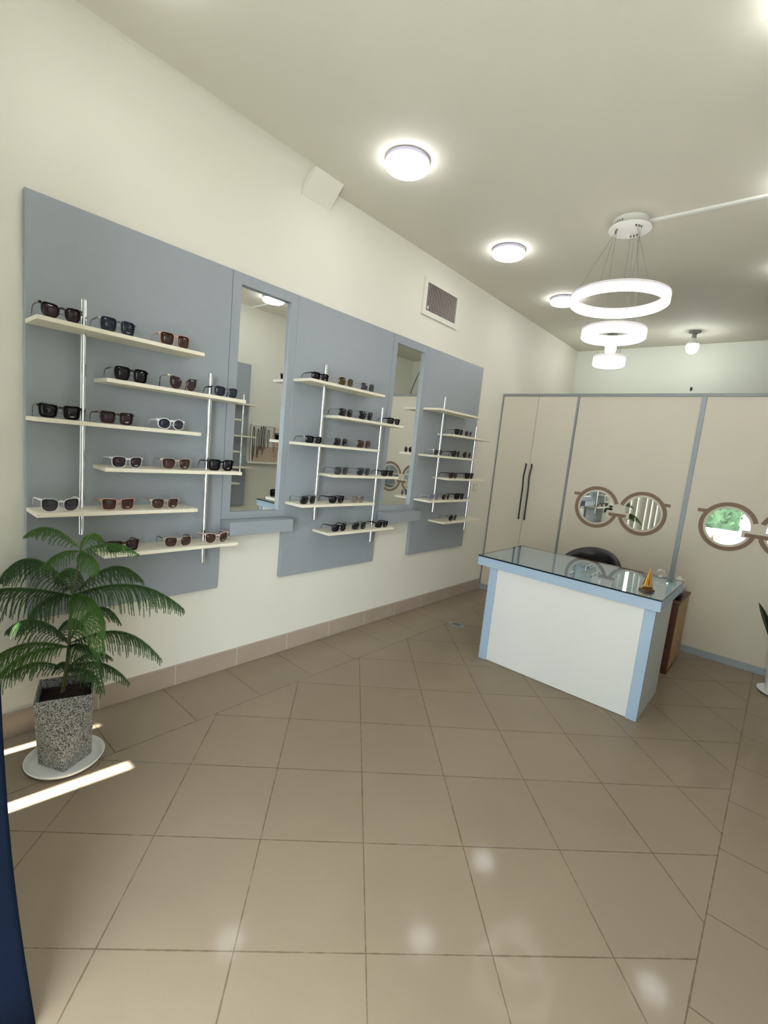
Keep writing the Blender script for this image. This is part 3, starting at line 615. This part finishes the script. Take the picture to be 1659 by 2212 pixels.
def emblem_panel(x0, x1, cxL, label, elabel):
    t = thing('partition_panel', label, 'partition panel', ((x0+x1)/2, FY, 0), 'panels with glasses emblem')
    pb = vbox(x0, x1, FY+.004, FY+.024, .052, 2.205).build('panel', CREAM, t)
    cz = 1.142
    def arc(cx, a0, a1, r0=.171, r1=.203, seg=64):
        q = MB(); vs = []
        for k in range(seg+1):
            a = R(a0+(a1-a0)*k/seg)
            for r in (r0, r1):
                for y in (FY+.0042, FY+.0002): vs.append((cx+r*cos(a), y, cz+r*sin(a)))
        fs = []
        for k in range(seg):
            b = k*4
            for i_, j_ in ((0, 1), (1, 3), (3, 2), (2, 0)): fs.append((b+i_, b+j_, b+4+j_, b+4+i_))
        fs += [(0, 2, 3, 1), (seg*4, seg*4+1, seg*4+3, seg*4+2)]
        q.add(vs, fs); return q
    e = arc(cxL, 17, 341); e2 = arc(cxL+.404, 163, -161)
    em = MB(); em.add(e.v, e.f); em.add(e2.v, e2.f)
    em.box(cxL+.122, cxL+.274, FY+.0001, FY+.0042, 1.080, 1.110)
    em.box(cxL-.226, cxL-.150, FY+.0003, FY+.0042, 1.238, 1.266); em.box(cxL+.404+.150, cxL+.404+.217, FY+.0003, FY+.0042, 1.234, 1.262)
    eo = em.build('glasses_emblem', BROWNV, t); eo['label'] = elabel
    for cx, sgn in ((cxL, 1), (cxL+.404, -1)):
        r = .152; pts = []
        # disc with a rectangular notch cut for the bridge
        nx, z0, z1 = .100, -.070, -.010
        a_hi = math.asin(z1/r); a_lo = math.asin(z0/r)
        n_ = 72
        for k in range(n_+1):
            a = a_hi+(2*pi+a_lo-a_hi)*k/n_; pts.append((r*cos(a), r*sin(a)))
        pts += [(nx, z0), (nx, z1)]
        pts = [(cx+sgn*p[0], cz+p[1]) for p in pts]
        if sgn > 0: pts = pts[::-1]
        q = MB(); n = len(pts)
        vs = [(p[0], FY+.0005, p[1]) for p in pts]+[(p[0], FY+.0042, p[1]) for p in pts]
        q.add(vs, [tuple(range(n)), tuple(range(n, 2*n))[::-1]]+[(i_, i_+n, (i_+1) % n+n, (i_+1) % n) for i_ in range(n)])
        q.build('lens_mirror', MIRROR, t)
    return t
emblem_panel(.839, 1.857, 1.151, 'cream partition panel with mirrored glasses emblem above the desk', 'brown round glasses outline above the desk')
emblem_panel(1.895, 2.967, 2.203, 'cream partition panel with mirrored glasses emblem at right edge', 'brown round glasses outline cut by the frame')
def trim(n, *a, m_=GREYF): return struct('trim_%d' % n, vbox(*a), m_)
trim(3, .838, XR-.001, FY-.004, FY+.03, 2.206, 2.232)
trim(4, 1.8575, 1.8945, FY-.006, FY+.03, .052, 2.2055, m_=BLUEP)
q = MB(); q.box(.838, XR-.001, FY-.030, FY+.03, .001, .014); q.box(.838, XR-.001, FY-.030, FY-.024, .014, .030); q.box(.838, XR-.001, FY-.006, FY+.03, .014, .0515)
struct('trim_5', q, BLUEP)

# ------------------------------------------------------------------ desk
DX0, DX1, DY0, DY1 = .872, 2.090, 3.082, 3.838
dk = thing('reception_desk', 'light blue and cream reception desk with glass top', 'desk', (1.5, 3.4, 0))
vbox(DX0, DX1, DY0, DY1, .712, .776, bev=.001).build('desktop', BLUEL, dk)
g_ = MB(); g_.box(DX0, DX1, DY0-.003, DY1, .7766, .787)
go = g_.build('glass_top', [DESKG, GLASSEDGE], dk)
for p in go.data.polygons:
    p.material_index = 0 if abs(p.normal.z) > .5 else 1
vbox(.969, 1.031, 3.100, 3.135, .001, .711, bev=.001).build('leg', BLUEL, dk)
vbox(2.006, 2.068, 3.100, 3.135, .001, .711, bev=.001).build('leg', BLUEL, dk)
vbox(1.0315, 2.0055, 3.106, 3.124, .004, .711).build('front_panel', CREAMD, dk)
vbox(2.046, 2.068, 3.1355, 3.655, .001, .711, bev=.001).build('side_panel', SIDEL, dk)
vbox(.969, .991, 3.1355, 3.655, .001, .711, bev=.001).build('side_panel', SIDEL, dk)
vbox(.860, .8715, 3.20, 3.28, .722, .762, bev=.001).build('cable_socket', mat('socket_grey', (150, 158, 160), .5), dk)

# sailing boat ornament
sb = thing('sailboat_ornament', 'small golden sailboat ornament on dark wooden base, on the desk', 'ornament', (1.975, 3.235, .7872))
ca, sa = cos(R(35)), sin(R(35))
def loc(u, v): return (1.975+u*ca-v*sa, 3.235+u*sa+v*ca)
q = MB(); pts = [loc(.046*cos(2*pi*k/8+pi/8), .032*sin(2*pi*k/8+pi/8)) for k in range(8)]; q.prism(pts, 2, .7875, .799); q.build('base', WOODD, sb)
q = MB(); sec = []
for k in range(7):
    u_ = -.034+.068*k/6; w_ = .0085*(1-(abs(u_)/.036)**2)+.001; sec.append((u_, w_))
vs = []
for u_, w_ in sec:
    for dv, z in ((-w_, .815), (w_, .815), (w_*.3, .7995), (-w_*.3, .7995)): vs.append(loc(u_, dv)+(z,))
q.add(vs, [(i_*4+k, i_*4+(k+1) % 4, i_*4+4+(k+1) % 4, i_*4+4+k) for i_ in range(6) for k in range(4)]+[(0, 1, 2, 3), (27, 26, 25, 24)]); q.build('hull', BRASS, sb)
q = MB().cyl(*loc(0, 0), .813, .940, .0016, 8); q.build('mast', BRASS, sb)
for u0, u1, zt, bul in ((.003, .030, .935, .010), (-.003, -.032, .915, .012)):
    vs = []; fs = []; n = 8
    for j in range(n+1):
        t_ = j/n; z = .820+(zt-.820)*t_
        for i_ in range(n+1):
            s_ = i_/n; u_ = u0+(u1-u0)*s_*(1-t_); v_ = bul*sin(pi*s_)*(1-t_*.7)*(1-t_)**.5
            vs.append(loc(u_, v_)+(z,)); 
    N1 = len(vs)
    vs += [(a_-.0008*sa, b_+.0008*ca, c_) for a_, b_, c_ in vs]
    for j in range(n):
        for i_ in range(n):
            f0 = (j*(n+1)+i_, j*(n+1)+i_+1, (j+1)*(n+1)+i_+1, (j+1)*(n+1)+i_); fs += [f0, tuple(x+N1 for x in f0[::-1])]
    MB().add(vs, fs, 0, True).build('sail', BRASS, sb)
# clear card holder and clear bag behind it
ACR = thinglass('clear_acrylic', (.86, .9, .9), ior=1.5, base=.12)
q = thing('card_holder', 'small clear acrylic card holder at back right of desk', 'card holder', (2.035, 3.70, .7872))
vbox(2.005, 2.062, 3.68, 3.72, .7874, .790).build('tray', ACR, q); vbox(2.005, 2.062, 3.715, 3.719, .790, .822).build('back', ACR, q); vbox(2.005, 2.062, 3.680, 3.684, .790, .804).build('lip', ACR, q)
bgm = MB(); vs = []; fs = []
for j in range(7):
    for k in range(14):
        a = 2*pi*k/14; r = (.052, .060, .054, .050, .040, .026, .010)[j]*(1+.16*sin(3*a+j)); vs.append((1.955+r*cos(a)*1.15, 3.775+r*sin(a)*.7, .7875+.011*j))
for j in range(6):
    for k in range(14): fs.append((j*14+k, j*14+(k+1) % 14, (j+1)*14+(k+1) % 14, (j+1)*14+k))
fs.append(tuple(range(14))[::-1]); fs.append(tuple(range(84, 98)))
bgm.add(vs, fs, 0, True); solo('plastic_bag', bgm, thinglass('clear_film', (.9, .9, .9), rough=.15, ior=1.3, base=.08), 'crumpled clear plastic bag at the back edge of the desk', 'bag')

# drawer cabinet behind the desk
dc = thing('drawer_cabinet', 'brown wooden drawer cabinet behind the right end of the desk', 'cabinet', (1.88, 4.3, 0))
vbox(1.70, 2.060, 4.075, 4.572, .03, .555, bev=.002).build('body', WOODL, dc)
vbox(1.692, 2.066, 4.050, 4.576, .5555, .572, bev=.002).build('top', WOODD, dc)
vbox(1.702, 2.060, 4.056, 4.0745, .002, .029).build('plinth', WOODD, dc)
for k in range(3):
    z0 = .034+.174*k; d_ = vbox(1.704, 2.060, 4.052, 4.0745, z0, z0+.168, bev=.002).build('drawer', WOODD, dc)
    MB().tube([(1.80, 4.052, z0+.13), (1.80, 4.035, z0+.13), (1.98, 4.035, z0+.13), (1.98, 4.052, z0+.13)], .004, 6).build('handle', CHROME, d_)
q = MB(); vs = []; fs = []
for j in range(8):
    for k in range(16):
        a = 2*pi*k/16; r = (.045, .064, .070, .068, .060, .046, .026, .008)[j]*(1+.08*sin(3*a+j*.7)); vs.append((1.985+r*cos(a), 4.20+r*sin(a)*1.3, .5725+.0135*j))
for j in range(7):
    for k in range(16): fs.append((j*16+k, j*16+(k+1) % 16, (j+1)*16+(k+1) % 16, (j+1)*16+k))
fs.append(tuple(range(16))[::-1]); fs.append(tuple(range(112, 128)))
solo('black_pouch', q.add(vs, fs, 0, True), LEATHER, 'small black leather pouch lying on the brown drawer cabinet', 'pouch')
q = MB(); vs = []; fs = []
for j in range(9):
    for k in range(16):
        a = 2*pi*k/16; r = (.03, .045, .055, .06, .058, .050, .042, .03, .012)[j]*(1+.12*sin(4*a+j)); vs.append((1.99+r*cos(a)*.9, 4.42+r*sin(a), .5725+.017*j))
for j in range(8):
    for k in range(16): fs.append((j*16+k, j*16+(k+1) % 16, (j+1)*16+(k+1) % 16, (j+1)*16+k))
fs.append(tuple(range(16))[::-1]); fs.append(tuple(range(128, 144)))
solo('plastic_bag', q.add(vs, fs, 0, True), mat('milky_film', (205, 200, 188), .35), 'crumpled whitish plastic bag on the drawer cabinet', 'bag')

# office chair: black leather tub chair, back towards the partition
CHX, CHY = 1.362, 4.06
oc = thing('office_chair', 'black leather chair with rounded back behind the desk', 'chair', (CHX, CHY, 0))
vs = []; fs = []; nu, nv = 28, 10
for side in (0, 1):
    for j in range(nv+1):
        t_ = j/nv
        for i_ in range(nu+1):
            a = R(-15+210*i_/nu); dep = sin(max(0, min(pi, a)))
            top = .60+.222*max(0, dep)**.75
            z = .44+(top-.44)*t_
            r = .282-.045*side-(.02*(1-t_) if not side else 0)
            rr_ = r+(.014 if j in (0, nv) and side else 0)
            vs.append((CHX+rr_*cos(a)*.94, CHY-.01+rr_*sin(a)*1.02, z-(.006 if side and j == nv else 0)))
M_ = (nu+1)*(nv+1)
for j in range(nv):
    for i_ in range(nu):
        a_ = j*(nu+1)+i_; b_ = a_+1; c_ = b_+nu+1; d_ = a_+nu+1
        fs += [(a_, b_, c_, d_), (M_+d_, M_+c_, M_+b_, M_+a_)]
for i_ in range(nu):
    t0 = nv*(nu+1)+i_; fs += [(t0, t0+1, M_+t0+1, M_+t0), (i_+1, i_, M_+i_, M_+i_+1)]
for j in range(nv):
    for e_ in (0, nu): a_ = j*(nu+1)+e_; fs.append((a_, a_+nu+1, M_+a_+nu+1, M_+a_))
MB().add(vs, fs, 0, True).build('backrest', LEATHER, oc)
MB().lathe([(.0001, .40), (.19, .40), (.215, .42), (.215, .46), (.19, .485), (.0001, .495)], CHX, CHY-.01, 32).build('seat', LEATHER, oc)
MB().cyl(CHX, CHY-.01, .08, .40, .025, 16).build('gas_column', CHROME, oc)
for k in range(5):
    a = 2*pi*k/5+.3; lg = MB().tube([(CHX+.02*cos(a), CHY+.02*sin(a), .10), (CHX+.22*cos(a), CHY+.22*sin(a), .065)], [.018, .012], 8).build('leg', CHROME, oc)
    cx_, cy_ = CHX+.225*cos(a), CHY+.225*sin(a)
    MB().lathe([(.006, -.011), (.024, -.011), (.026, 0), (.024, .011), (.006, .011)], 0, 0, 16)
    wv = MB(); wv.sphere((cx_, cy_, .0275), .0268, 12, 8); wv.build('castor', BLACKP, lg)

# ------------------------------------------------------------------ bead rack on the right wall (seen in the mirror)
rk = thing('bead_rack', 'white wall rack board with jewellery hooks, seen in the mirror', 'rack', (XR-.02, 3.86, 1.15))
vbox(XR-.022, XR-.001, 3.515, 4.20, 1.160, 1.655, bev=.002).build('board', mat('rack_board_pinkish', (190, 166, 146), .6), rk)
q = MB(); q.box(XR-.028, XR-.0222, 3.508, 3.522, 1.16, 1.66); q.box(XR-.028, XR-.0222, 4.193, 4.207, 1.16, 1.66); q.box(XR-.028, XR-.0222, 3.5221, 4.1929, 1.645, 1.66); q.build('frame', WHITEM, rk)
q = MB(); q.prism([(XR-.001, 3.475), (XR-.001, 4.21), (XR-.07, 4.21), (XR-.07, 3.49), (XR-.05, 3.455)], 2, 1.138, 1.1595); q.build('tray', WHITEM, rk)
vbox(XR-.0235, XR-.0221, 3.53, 4.15, 1.37, 1.644).build('backing_card', mat('white_cards', (214, 212, 204), .7), rk)
BC = [('black', (20, 20, 22), 3.545, 1.62, 1.20), ('white', (222, 220, 212), 3.575, 1.64, 1.27), ('dark brown', (48, 36, 28), 3.612, 1.60, 1.24), ('jet black', (16, 14, 14), 3.655, 1.63, 1.34), ('maroon', (96, 44, 50), 3.690, 1.64, 1.28), ('slate grey', (86, 84, 90), 3.722, 1.63, 1.36),
      ('charcoal', (44, 44, 48), 3.775, 1.60, 1.38), ('orange-brown', (176, 92, 48), 3.868, 1.64, 1.32), ('pale gold', (196, 172, 128), 3.885, 1.40, 1.25), ('amber', (206, 136, 44), 3.93, 1.50, 1.36), ('cream', (216, 206, 182), 3.99, 1.62, 1.30), ('red', (150, 44, 36), 4.05, 1.62, 1.33)]
for nme, col, y, zt, zb in BC:
    q = MB(); n = int((zt-zb)/.008)
    for side in (-1, 1):
        for k in range(n):
            t_ = k/(n-1); z = zt-(zt-zb)*t_; w_ = .013*sin(pi*min(1, t_*1.02))**.5
            q.sphere((XR-.031-.0003*side, y+side*w_, z), .0046, 5, 4)
    q.sphere((XR-.031, y, zb-.012), .007, 6, 5, sc_=(.8, .8, 1.8))
    solo('bead_strand', q, mat('beads_'+nme.replace(' ', '_').replace('-', '_'), col, .3), '%s bead strand hanging on the wall rack, seen in the mirror' % nme, 'beads', 'bead strands on the rack')
# ------------------------------------------------------------------ potted Norfolk pine
PX, PY = .335, .575
sq = MB().lathe([(.0001, .0006), (.118, .0006), (.140, .010), (.150, .026), (.146, .028), (.134, .012), (.114, .0065), (.0001, .0065)], PX, PY, 64)
solo('plant_saucer', sq, WHITEP, 'round white plastic saucer under the speckled pot', 'saucer')
pt = thing('potted_pine', 'green Norfolk pine in a speckled grey faceted pot', 'potted plant', (PX, PY, .007))
th0 = math.atan2(.69-.485, .44-.372)   # direction of the front rim
rt, rb = .146, .098
top = [(PX+rt*cos(th0-pi/4-pi/2+pi/2*k), PY+rt*sin(th0-pi/4-pi/2+pi/2*k)) for k in range(4)]
bot = [(PX+rb*cos(th0-pi/2+pi/2*k), PY+rb*sin(th0-pi/2+pi/2*k)) for k in range(4)]
ZT, ZB = .347, .007
q = MB(); vs = [t_+(ZT,) for t_ in top]+[b_+(ZB,) for b_ in bot]
# top k sits between bottom k-1 and k
fs = []
for k in range(4):
    fs.append((k, 4+k, (k+1) % 4)); fs.append(((k+1) % 4, 4+k, 4+(k+1) % 4))
fs.append((7, 6, 5, 4))
it = [(PX+(x_-PX)*.93, PY+(y_-PY)*.93, ZT) for x_, y_ in top]; ib = [(PX+(x_-PX)*.90, PY+(y_-PY)*.90, ZT-.045) for x_, y_ in top]
vs += it+ib
for k in range(4):
    fs.append((k, (k+1) % 4, 8+(k+1) % 4, 8+k)); fs.append((8+k, 8+(k+1) % 4, 12+(k+1) % 4, 12+k))
q.add(vs, fs); po = q.build('pot', TERR, pt)
bv = po.modifiers.new('bevel', 'BEVEL'); bv.width = .003; bv.segments = 2
q = MB(); n = 14; vs = []; fs = []
A_, B_, D_ = Vector(ib[0]), Vector(ib[1]), Vector(ib[3])
for j in range(n+1):
    for i_ in range(n+1):
        p = A_+(B_-A_)*(i_/n)+(D_-A_)*(j/n); edge = min(i_, j, n-i_, n-j)/n
        vs.append((p.x, p.y, p.z+.004+min(1, edge*5)*(.012+random.uniform(0, .010))))
for j in range(n):
    for i_ in range(n): fs.append((j*(n+1)+i_, j*(n+1)+i_+1, (j+1)*(n+1)+i_+1, (j+1)*(n+1)+i_))
q.add(vs, fs, 0, True).build('soil', SOIL, pt)
er = Vector((.75, .66, 0)); ea = Vector((-.66, .75, 0))
def trunk(z):
    t_ = (z-.30)/.68
    b = Vector((PX-.012, PY-.012, 0)); p = b+er*(.075*t_+.006*sin(t_*7)); return Vector((p.x, p.y, z))
q = MB().tube([trunk(.30+.70*k/14) for k in range(15)], [.0085-.0055*k/14 for k in range(15)], 8); q.build('trunk', BARK, pt)
def branch(z0, ang, L_, rise, droop, ll, hang, ma, side_n=None, tipdrop=0):
    d = er*cos(R(ang))+ea*sin(R(ang)); o = trunk(z0); side = Vector((-d.y, d.x, 0)); q = MB()
    ns = 22; sp = []
    for i_ in range(ns+1):
        s_ = i_/ns; sp.append(o+d*(L_*(s_-.06*s_*s_))+Vector((0, 0, rise*sin(s_*pi*.75)-droop*s_**2.2)))
    for p in sp:
        if p.x < .045: p.x = .045+(.045-p.x)*.1
    q.tube(sp, [.0032-.0022*i_/ns for i_ in range(ns+1)], 5)
    def needles(path, ln, dens):
        tot = sum((path[i_+1]-path[i_]).length for i_ in range(len(path)-1)); m_ = max(3, int(tot/dens))
        for k in range(m_):
            f_ = k/m_*(len(path)-1); i_ = int(f_); p = path[i_].lerp(path[i_+1], f_-i_); t_ = (path[i_+1]-path[i_]).normalized()
            a_ = t_.orthogonal().normalized(); b_ = t_.cross(a_)
            ph = random.random()*6.28; taper = 1-.55*(k/m_)**3
            for r_ in range(4):
                th_ = ph+r_*pi/2; n_ = a_*cos(th_)+b_*sin(th_); tip = p+(n_*.72+t_*.75)*ln*taper; w_ = n_.cross(t_)*.0013
                q.add([p-w_, p+w_, tip], [(0, 1, 2)], 0)
    needles(sp, .010, .0032)
    nb = int(L_/.0112)
    for k in range(2, nb+1):
        s_ = k/nb; f_ = s_*ns; i_ = min(ns-1, int(f_)); p = sp[i_].lerp(sp[i_+1], f_-i_); t_ = (sp[i_+1]-sp[i_]).normalized()
        for sg in (-1, 1):
            l = ll*1.38*(min(1, .35+s_*2.0))*(1-max(0, s_-.55)/.45*.72)*random.uniform(.82, 1.12)
            if l < .012: continue
            dirn = (side*sg*(1-hang*.62)+t_*.45+Vector((0, 0, .12))).normalized(); pa = []; m_ = 7
            c_ = Vector(p); v_ = dirn
            for j in range(m_+1):
                pa.append(Vector(c_)); v_ = (v_+Vector((random.uniform(-.05, .05), random.uniform(-.05, .05), -hang*.42))).normalized(); c_ = c_+v_*(l/m_)
            for pp in pa:
                if pp.x < .04: pp.x = .04
            q.tube(pa, .0011, 3); needles(pa, .0092, .0031)
    return q.build('branch', ma, pt)
BR = [ # tier 1 (top)
 (.955, 8, .235, .050, .03, .050, .7, 1), (.965, 176, .26, .085, .03, .050, .8, 1), (.97, 95, .17, .055, .04, .045, .7, 1), (.955, 250, .16, .02, .05, .050, .8, 1), (.95, 318, .19, .02, .06, .052, .7, 1),
 # tier 2
 (.765, 6, .47, .085, .09, .105, 1.0, 0), (.77, 62, .33, .11, .08, .085, .9, 0), (.765, 128, .28, .09, .06, .08, .8, 0), (.77, 168, .40, .15, .10, .105, .95, 0), (.76, 200, .42, .05, .05, .125, 1.1, 0), (.755, 318, .38, .08, .16, .105, .95, 1), (.755, 255, .22, .05, .10, .085, .9, 0),
 # tier 3
 (.545, 4, .40, .10, .11, .080, .9, 0), (.56, 75, .28, .13, .10, .070, .8, 0), (.545, 165, .36, .085, .06, .085, .85, 0), (.53, 205, .35, .06, .15, .095, .8, 1), (.53, 232, .34, .05, .20, .085, .7, 1), (.53, 325, .32, .085, .14, .075, .85, 0), (.54, 120, .24, .09, .08, .07, .8, 0),
 # tier 4, low
 (.44, 0, .28, .05, .08, .060, .8, 0), (.43, 60, .20, .05, .05, .055, .7, 0), (.43, 190, .24, .04, .06, .060, .8, 0), (.42, 338, .22, .05, .06, .050, .7, 0), (.40, 130, .16, .03, .04, .05, .7, 0),
]
for z0, ang, L_, rise, droop, ll, hang, fresh in BR:
    branch(z0, ang, L_, rise, droop, ll, hang, NEEDLE2 if fresh else NEEDLE)

# ------------------------------------------------------------------ snake plant, cut by the right edge
SX, SY = 2.730, 4.42
solo('plant_saucer', MB().lathe([(.0001, .0006), (.11, .0006), (.132, .012), (.140, .022), (.135, .023), (.105, .006), (.0001, .006)], SX, SY, 48), WHITEP, 'round white saucer under the fluted white pot at right edge', 'saucer')
sp_ = thing('snake_plant', 'dark green snake plant in a fluted white pot at right edge', 'potted plant', (SX, SY, .007))
q = MB(); vs = []; fs = []; ns = 48
prof = [(.080, .007), (.088, .02), (.118, .32), (.123, .335), (.117, .338), (.110, .30)]
for r, z in prof:
    for k in range(ns):
        a = 2*pi*k/ns; f_ = 1+.035*cos(12*a)*(1 if z < .33 else .3); vs.append((SX+r*f_*cos(a), SY+r*f_*sin(a), z))
for j in range(len(prof)-1):
    for k in range(ns): fs.append((j*ns+k, j*ns+(k+1) % ns, (j+1)*ns+(k+1) % ns, (j+1)*ns+k))
fs.append(tuple(range(ns))[::-1]); q.add(vs, fs, 0, True).build('pot', WHITEP, sp_)
MB().lathe([(.0001, .312), (.101, .305)], SX, SY, 32).build('soil', SOIL, sp_)
LEAF = mat('snake_plant_leaf', (34, 54, 32), .4, noise=.5, nscale=22)
for k, (dx, dy, h, lean, wd_) in enumerate([(-.075, -.01, .34, -.15, .036), (-.055, .03, .37, -.12, .018), (-.01, -.04, .46, -.04, .030), (.03, .01, .50, .03, .032), (.02, .05, .42, .06, .028), (.05, -.03, .36, .10, .030), (-.04, -.04, .30, -.12, .026), (0, .0, .53, 0, .028)]):
    vs = []; fs = []; n = 12
    for j in range(n+1):
        t_ = j/n; w_ = wd_*(.55+.9*t_-1.35*t_**3.2) if t_ < 1 else .0005; w_ = max(w_, .0006)
        cx_ = SX+dx+lean*t_**1.3; cy_ = SY+dy; z = .305+h*t_
        for u_, dv in ((-1, .004), (0, -.004), (1, .004)):
            for th_ in (0, .003): vs.append((cx_+u_*w_*.75, cy_+u_*w_*.66+dv-th_, z))
    for j in range(n):
        b = j*6; c_ = b+6
        fs += [(b, b+2, c_+2, c_), (b+2, b+4, c_+4, c_+2), (b+3, b+1, c_+1, c_+3), (b+5, b+3, c_+3, c_+5), (b+1, b, c_, c_+1), (b+4, b+5, c_+5, c_+4)]
    MB().add(vs, fs, 0, True).build('leaf', LEAF, sp_)
